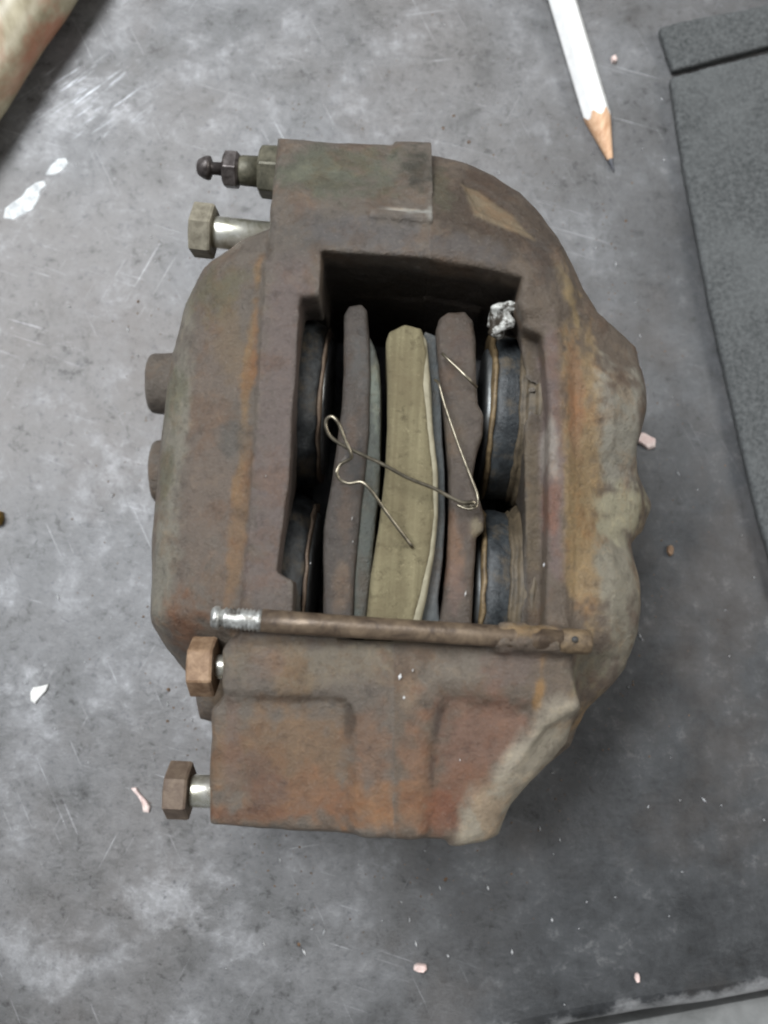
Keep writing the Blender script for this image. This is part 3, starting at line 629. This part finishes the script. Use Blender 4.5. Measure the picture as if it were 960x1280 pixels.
# ------------------------------------------------------------------ pencil
tip = U(767, 214, 0.7); back = U(676, -90, 3.4); d = back-tip; L = np.linalg.norm(d)+40; d /= np.linalg.norm(d)
s1 = np.cross((0, 0, 1.0), d); s1 /= np.linalg.norm(s1); s2 = np.cross(d, s1)
pen = thing("pencil", "white painted pencil with sharpened wooden point lying above the caliper", "pencil", tip)
SEG = 96; R0 = 3.35; KC = 3.35/15.0
def hexr(a): m = a % (math.pi/3)-math.pi/6; return min(R0/math.cos(m), R0*1.10)
def ring(f, sfun): return [tip+d*sfun(a)+(s1*math.cos(a)+s2*math.sin(a))*f(a) for a in (2*math.pi*j/SEG for j in range(SEG))]
def loft(rings):
    V = [v for r in rings for v in r]; F = []
    for i in range(len(rings)-1):
        for j in range(SEG): F.append((i*SEG+j, i*SEG+(j+1) % SEG, (i+1)*SEG+(j+1) % SEG, (i+1)*SEG+j))
    return np.array(V), F
M_white = simple("white_pencil_paint", (226, 226, 224), (244, 244, 242), 200, 0.22, 0.0, 0.02, 0.6)
t = NT("sharpened_wood"); n_ = t.noise(1.0, 5, 0.6, vec=t.map((900, 160, 900), (0, 0, math.radians(17))))
M_wood = t.set(col=t.mix(t.ramp(n_, [(0.3, 0.0), (0.7, 1.0)]), srgb(186, 140, 104), srgb(228, 192, 158)), rough=0.6, normal=t.bump(n_, 0.1, 0.5))
M_lead = simple("graphite", (58, 58, 64), (96, 98, 104), 600, 0.35, 0.4, 0.05)
V, F = loft([ring(hexr, lambda a: hexr(a)/KC), ring(hexr, lambda a: 30), ring(hexr, lambda a: L)]); F.append(tuple(2*SEG+j for j in range(SEG)))
mesh_obj("pencil_barrel", V, [f[::-1] for f in F], M_white, pen, org=tip, smooth=False)
V, F = loft([ring(lambda a: 3.4*KC, lambda a: 3.4), ring(lambda a: (3.4*KC+hexr(a))/2, lambda a: (3.4+hexr(a)/KC)/2), ring(hexr, lambda a: hexr(a)/KC)])
mesh_obj("wood_cone", V, [f[::-1] for f in F], M_wood, pen, org=tip)
V, F = loft([ring(lambda a: 0.12, lambda a: 0.0), ring(lambda a: 0.3, lambda a: 0.6), ring(lambda a: 3.4*KC, lambda a: 3.4)]); F.append(tuple(range(SEG)))
mesh_obj("graphite_tip", V, [f[::-1] for f in F], M_lead, pen, org=tip)

# ------------------------------------------------------------------ foam pads on the right
def foam(name, pts, z0, z1, label):
    P = W(pts, z1); X, Y, Z = grid(P[:, 0].min()-3, P[:, 0].max()+3, P[:, 1].min()-3, P[:, 1].max()+3, z0-1, z1+2, 0.7)
    F = smax(smax(poly(P, X, Y), Z-z1, 0.7), z0-Z, 1.0)+noise3(X, Y, Z, 9, 41)*0.15+noise3(X, Y, Z, 3, 42)*0.1
    V, Q = nets(F.astype(np.float32), X, Y, Z); return tag(mesh_obj(name, V, Q, M_foam), label, "foam pad")
foam("foam_pad", [(838, 96), (900, 80), (1010, 54), (1160, 30), (1300, 760), (1010, 820), (975, 735), (948, 640), (915, 500), (880, 340), (856, 210)], 0.3, 3.2, "large dark grey foam sheet along the right side of the bench")
foam("foam_pad", [(824, 34), (880, 20), (1000, -4), (1200, -30), (1260, 10), (1010, 44), (900, 72), (842, 88)], 0.3, 3.0, "narrow grey foam strip above the large foam sheet")

# ------------------------------------------------------------------ stained rod at the upper left
a = U(104, -24, 9); b_ = U(-36, 190, 9); d = (b_-a); d /= np.linalg.norm(d); sd = np.array([d[1], -d[0], 0]);
if sd[0] > 0: sd = -sd
R = 9.0; c0 = a+sd*R; c0[2] = R+0.2
V, F = lathe([(-70, 7), (-69, 8.5)]+[(s, R+0.25*math.sin(s*0.2)) for s in range(-60, 90, 10)]+[(92, 8.2), (93, 7)], c0, d, 64)
t = NT("stained_pale_wood"); n1 = t.noise(38, 5, 0.6, dist=0.6); n2 = t.noise(1.0, 5, 0.6, vec=t.map((160, 24, 160), (0, 0, math.radians(-29))))
c = t.mix(t.ramp(n2, [(0.35, 0.0), (0.65, 1.0)]), srgb(128, 118, 94), srgb(176, 168, 144)); c = t.mix(t.ramp(n1, [(0.46, 0.0), (0.60, 0.75)]), c, srgb(160, 100, 76))
M_rod = t.set(col=c, rough=0.4, spec=0.5, normal=t.bump(n2, 0.2, 0.5))
tag(mesh_obj("wooden_rod", V, F, M_rod), "rounded pale wooden rod with orange stains in the upper left corner", "rod")

# ------------------------------------------------------------------ chips, crumbs and shavings on the bench, glints on the caliper
def chip(name, pts, th, mat, label, cat, z=0.05, tilt=0.0):
    P = W(pts, 0.3); c = P.mean(0); P = c+(P-c)*(0.74 if name == 'crumb' else 1.0); n = len(P); V = []
    for zz, s in ((0, 1.0), (th*0.7, 0.97), (th, 0.8)):
        for i, p in enumerate(P): V.append((*(c+(p-c)*s), z+zz+tilt*(p[0]-c[0])+ (0.25*th*math.sin(i*2.1) if zz else 0)))
    F = [tuple(range(n-1, -1, -1)), tuple(2*n+i for i in range(n))]
    for k in range(2):
        for i in range(n): F.append((k*n+i, k*n+(i+1) % n, (k+1)*n+(i+1) % n, (k+1)*n+i))
    P2 = np.array(V); o = mesh_obj(name, P2, F, mat, smooth=False)
    return tag(o, label, cat)
M_wchip = simple("white_chip", (214, 212, 206), (240, 240, 236), 300, 0.5, 0, 0.1)
M_pchip = simple("pink_chip", (206, 178, 172), (232, 216, 208), 400, 0.5, 0, 0.1)
M_smear = simple("chalky_paint", (166, 170, 172), (228, 230, 230), 420, 0.6, 0, 0.3)
M_brass = simple("brass", (150, 116, 52), (206, 170, 92), 300, 0.3, 0.8, 0.05)
chip("paint_flake", [(38, 866), (42, 859), (50, 858), (61, 855), (58, 864), (50, 872), (44, 880), (39, 876)], 0.6, M_wchip, "white angular paint flake on the bare bench left of the rusty bolt heads", "paint flake")
chip("paint_flake", [(164, 985), (170, 984), (176, 993), (184, 1001), (188, 1008), (186, 1016), (180, 1015), (179, 1005), (172, 994)], 0.9, M_pchip, "bent pinkish white sliver beside the lowest bolt head", "paint flake", tilt=0.05)
chip("paint_flake", [(794, 543), (803, 541), (812, 545), (819, 549), (818, 560), (810, 562), (802, 556), (795, 553)], 1.2, M_pchip, "pale crumpled flake just right of the wavy caliper rim", "paint flake")
chip("crumb", [(515, 1205), (522, 1202), (535, 1204), (537, 1211), (531, 1216), (520, 1216), (514, 1212)], 1.4, M_pchip, "pink crumb on the bench below the caliper near the bottom edge", "crumb")
chip("crumb", [(793, 1215), (798, 1214), (801, 1221), (800, 1229), (795, 1230), (792, 1223)], 1.0, M_pchip, "small pink crumb close to the bright bench edge at the lower right", "crumb")
chip("crumb", [(833, 681), (839, 679), (844, 684), (842, 695), (836, 698), (832, 690)], 1.0, M_headr, "dull brown crumb on the dark bench right of the caliper", "crumb")
chip("crumb", [(762, 72), (768, 69), (773, 74), (771, 80), (764, 80)], 1.2, M_pchip, "tiny pale crumb on the bench just right of the pencil", "crumb")
chip("paint_smear", [(4, 272), (6, 260), (16, 252), (26, 246), (33, 236), (44, 228), (55, 225), (57, 231), (50, 238), (47, 250), (40, 262), (28, 268), (16, 274)], 0.12, M_smear, "long white paint smear on the bench at the far left", "paint smear")
chip("paint_smear", [(56, 218), (62, 208), (72, 198), (82, 197), (85, 204), (78, 212), (68, 218)], 0.12, M_smear, "short white paint smear nearest the wooden rod", "paint smear")
chip("brass_scrap", [(-8, 640), (-2, 638), (4, 640), (5, 648), (2, 656), (-7, 659)], 2.4, M_brass, "small brass scrap cut off by the left edge of the picture", "scrap")
M_swarf_glint = simple("bright_shavings_and_glints", (210, 212, 214), (246, 246, 246), 300, 0.25, 0.3, 0.02)
V, F = [], []
fixed = [(73, 747), (140, 620), (160, 412), (128, 460), (183, 463), (380, 1190), (405, 1165), (330, 1180), (350, 1075), (210, 880), (240, 900), (512, 1150), (558, 1040), (690, 1150), (800, 795), (803, 800), (848, 592), (955, 1025), (560, 1195), (520, 1180), (640, 1190), (800, 420), (830, 200), (770, 330), (745, 310), (880, 1000), (700, 1050), (675, 1036), (610, 1110), (550, 1110)]
for i in range(150):
    px, py = fixed[i] if i < len(fixed) else (rng.uniform(-30, 990), rng.uniform(-20, 1260))
    p = U(px, py, 0.15); a = rng.normal(1.9, 0.35) if i < len(fixed) else rng.uniform(0, 3.14); ln = rng.uniform(0.2, 0.55)*(1.7 if i < len(fixed) else 1); wd = rng.uniform(0.08, 0.17)*(1.5 if i < len(fixed) else 1)
    if i >= len(fixed) and rng.random() < 0.4: ln = wd*1.3
    ux = np.array([math.cos(a), math.sin(a), 0]); uy = np.array([-ux[1], ux[0], 0]); b0 = len(V)
    for s, q, z in ((-1, 0, 0.0), (0, -1, 0.0), (1, 0, 0.0), (0, 1, 0.0), (-0.6, 0, 0.28), (0.6, 0, 0.22)): V.append(p+ux*ln*s+uy*wd*q+np.array([0, 0, z]))
    F += [(b0, b0+1, b0+4), (b0+1, b0+5, b0+4), (b0+1, b0+2, b0+5), (b0+2, b0+3, b0+5), (b0+3, b0+4, b0+5), (b0+3, b0, b0+4)]
for px, py, z, ln, wd in ((582, 742, 51.2, .9, .3), (680, 706, 58.0, .7, .35), (440, 648, 51.2, .7, .2), (441, 677, 51.2, .4, .2), (500, 846, 58.6, 1.0, .6), (505, 872, 57.9, .6, .5), (516, 838, 58.6, .5, .3),
                          (388, 704, 50, .5, .25), (700, 520, 56.5, .6, .3), (332, 595, 59.0, .3, .2), (575, 950, 55.4, .4, .3), (765, 522, 40, .8, .4)):  # caliper slivers: highlights built as pale flecks, and a few crumbs
    p = U(px, py, z); ln *= 0.7; wd *= 0.6; b0 = len(V); ux = np.array([0.25, 0.97, 0]); uy = np.array([0.97, -0.25, 0])
    for s, q, h_ in ((-1, 0, 0.0), (0, -1, 0.0), (1, 0, 0.0), (0, 1, 0.0), (-0.5, 0, 0.4), (0.5, 0, 0.3)): V.append(p+ux*ln*s+uy*wd*q+np.array([0, 0, h_-0.1]))
    F += [(b0, b0+1, b0+4), (b0+1, b0+5, b0+4), (b0+1, b0+2, b0+5), (b0+2, b0+3, b0+5), (b0+3, b0+4, b0+5), (b0+3, b0, b0+4)]
o = mesh_obj("metal_shavings_and_glints", V, F, M_swarf_glint, org=(0, 0, 0), smooth=False); o['kind'] = 'stuff'

V, F = [], []
for i in range(420):
    a = rng.uniform(0, 2*math.pi); q = 1.0+abs(rng.normal(0, 0.13))+0.01
    px = 490+310*q*math.cos(a); py = 615+450*q*math.sin(a)
    p = U(px, py, 0.02); sz = rng.uniform(0.10, 0.30)*(2.0 if rng.random() < 0.04 else 1); b0 = len(V); t0 = rng.uniform(0, 3)
    for k in range(5): V.append(p+np.array([math.cos(t0+k*1.26), math.sin(t0+k*1.26), 0])*sz*rng.uniform(0.6, 1.2))
    V.append(p+np.array([0, 0, sz*0.8])); F += [(b0+k, b0+(k+1) % 5, b0+5) for k in range(5)]
M_flake = simple("rust_flake", (64, 50, 40), (124, 96, 70), 900, 0.8, 0, 0.1)
o = mesh_obj("rust_crumbs", V, F, M_flake, org=(0, 0, 0), smooth=False); o['kind'] = 'stuff'
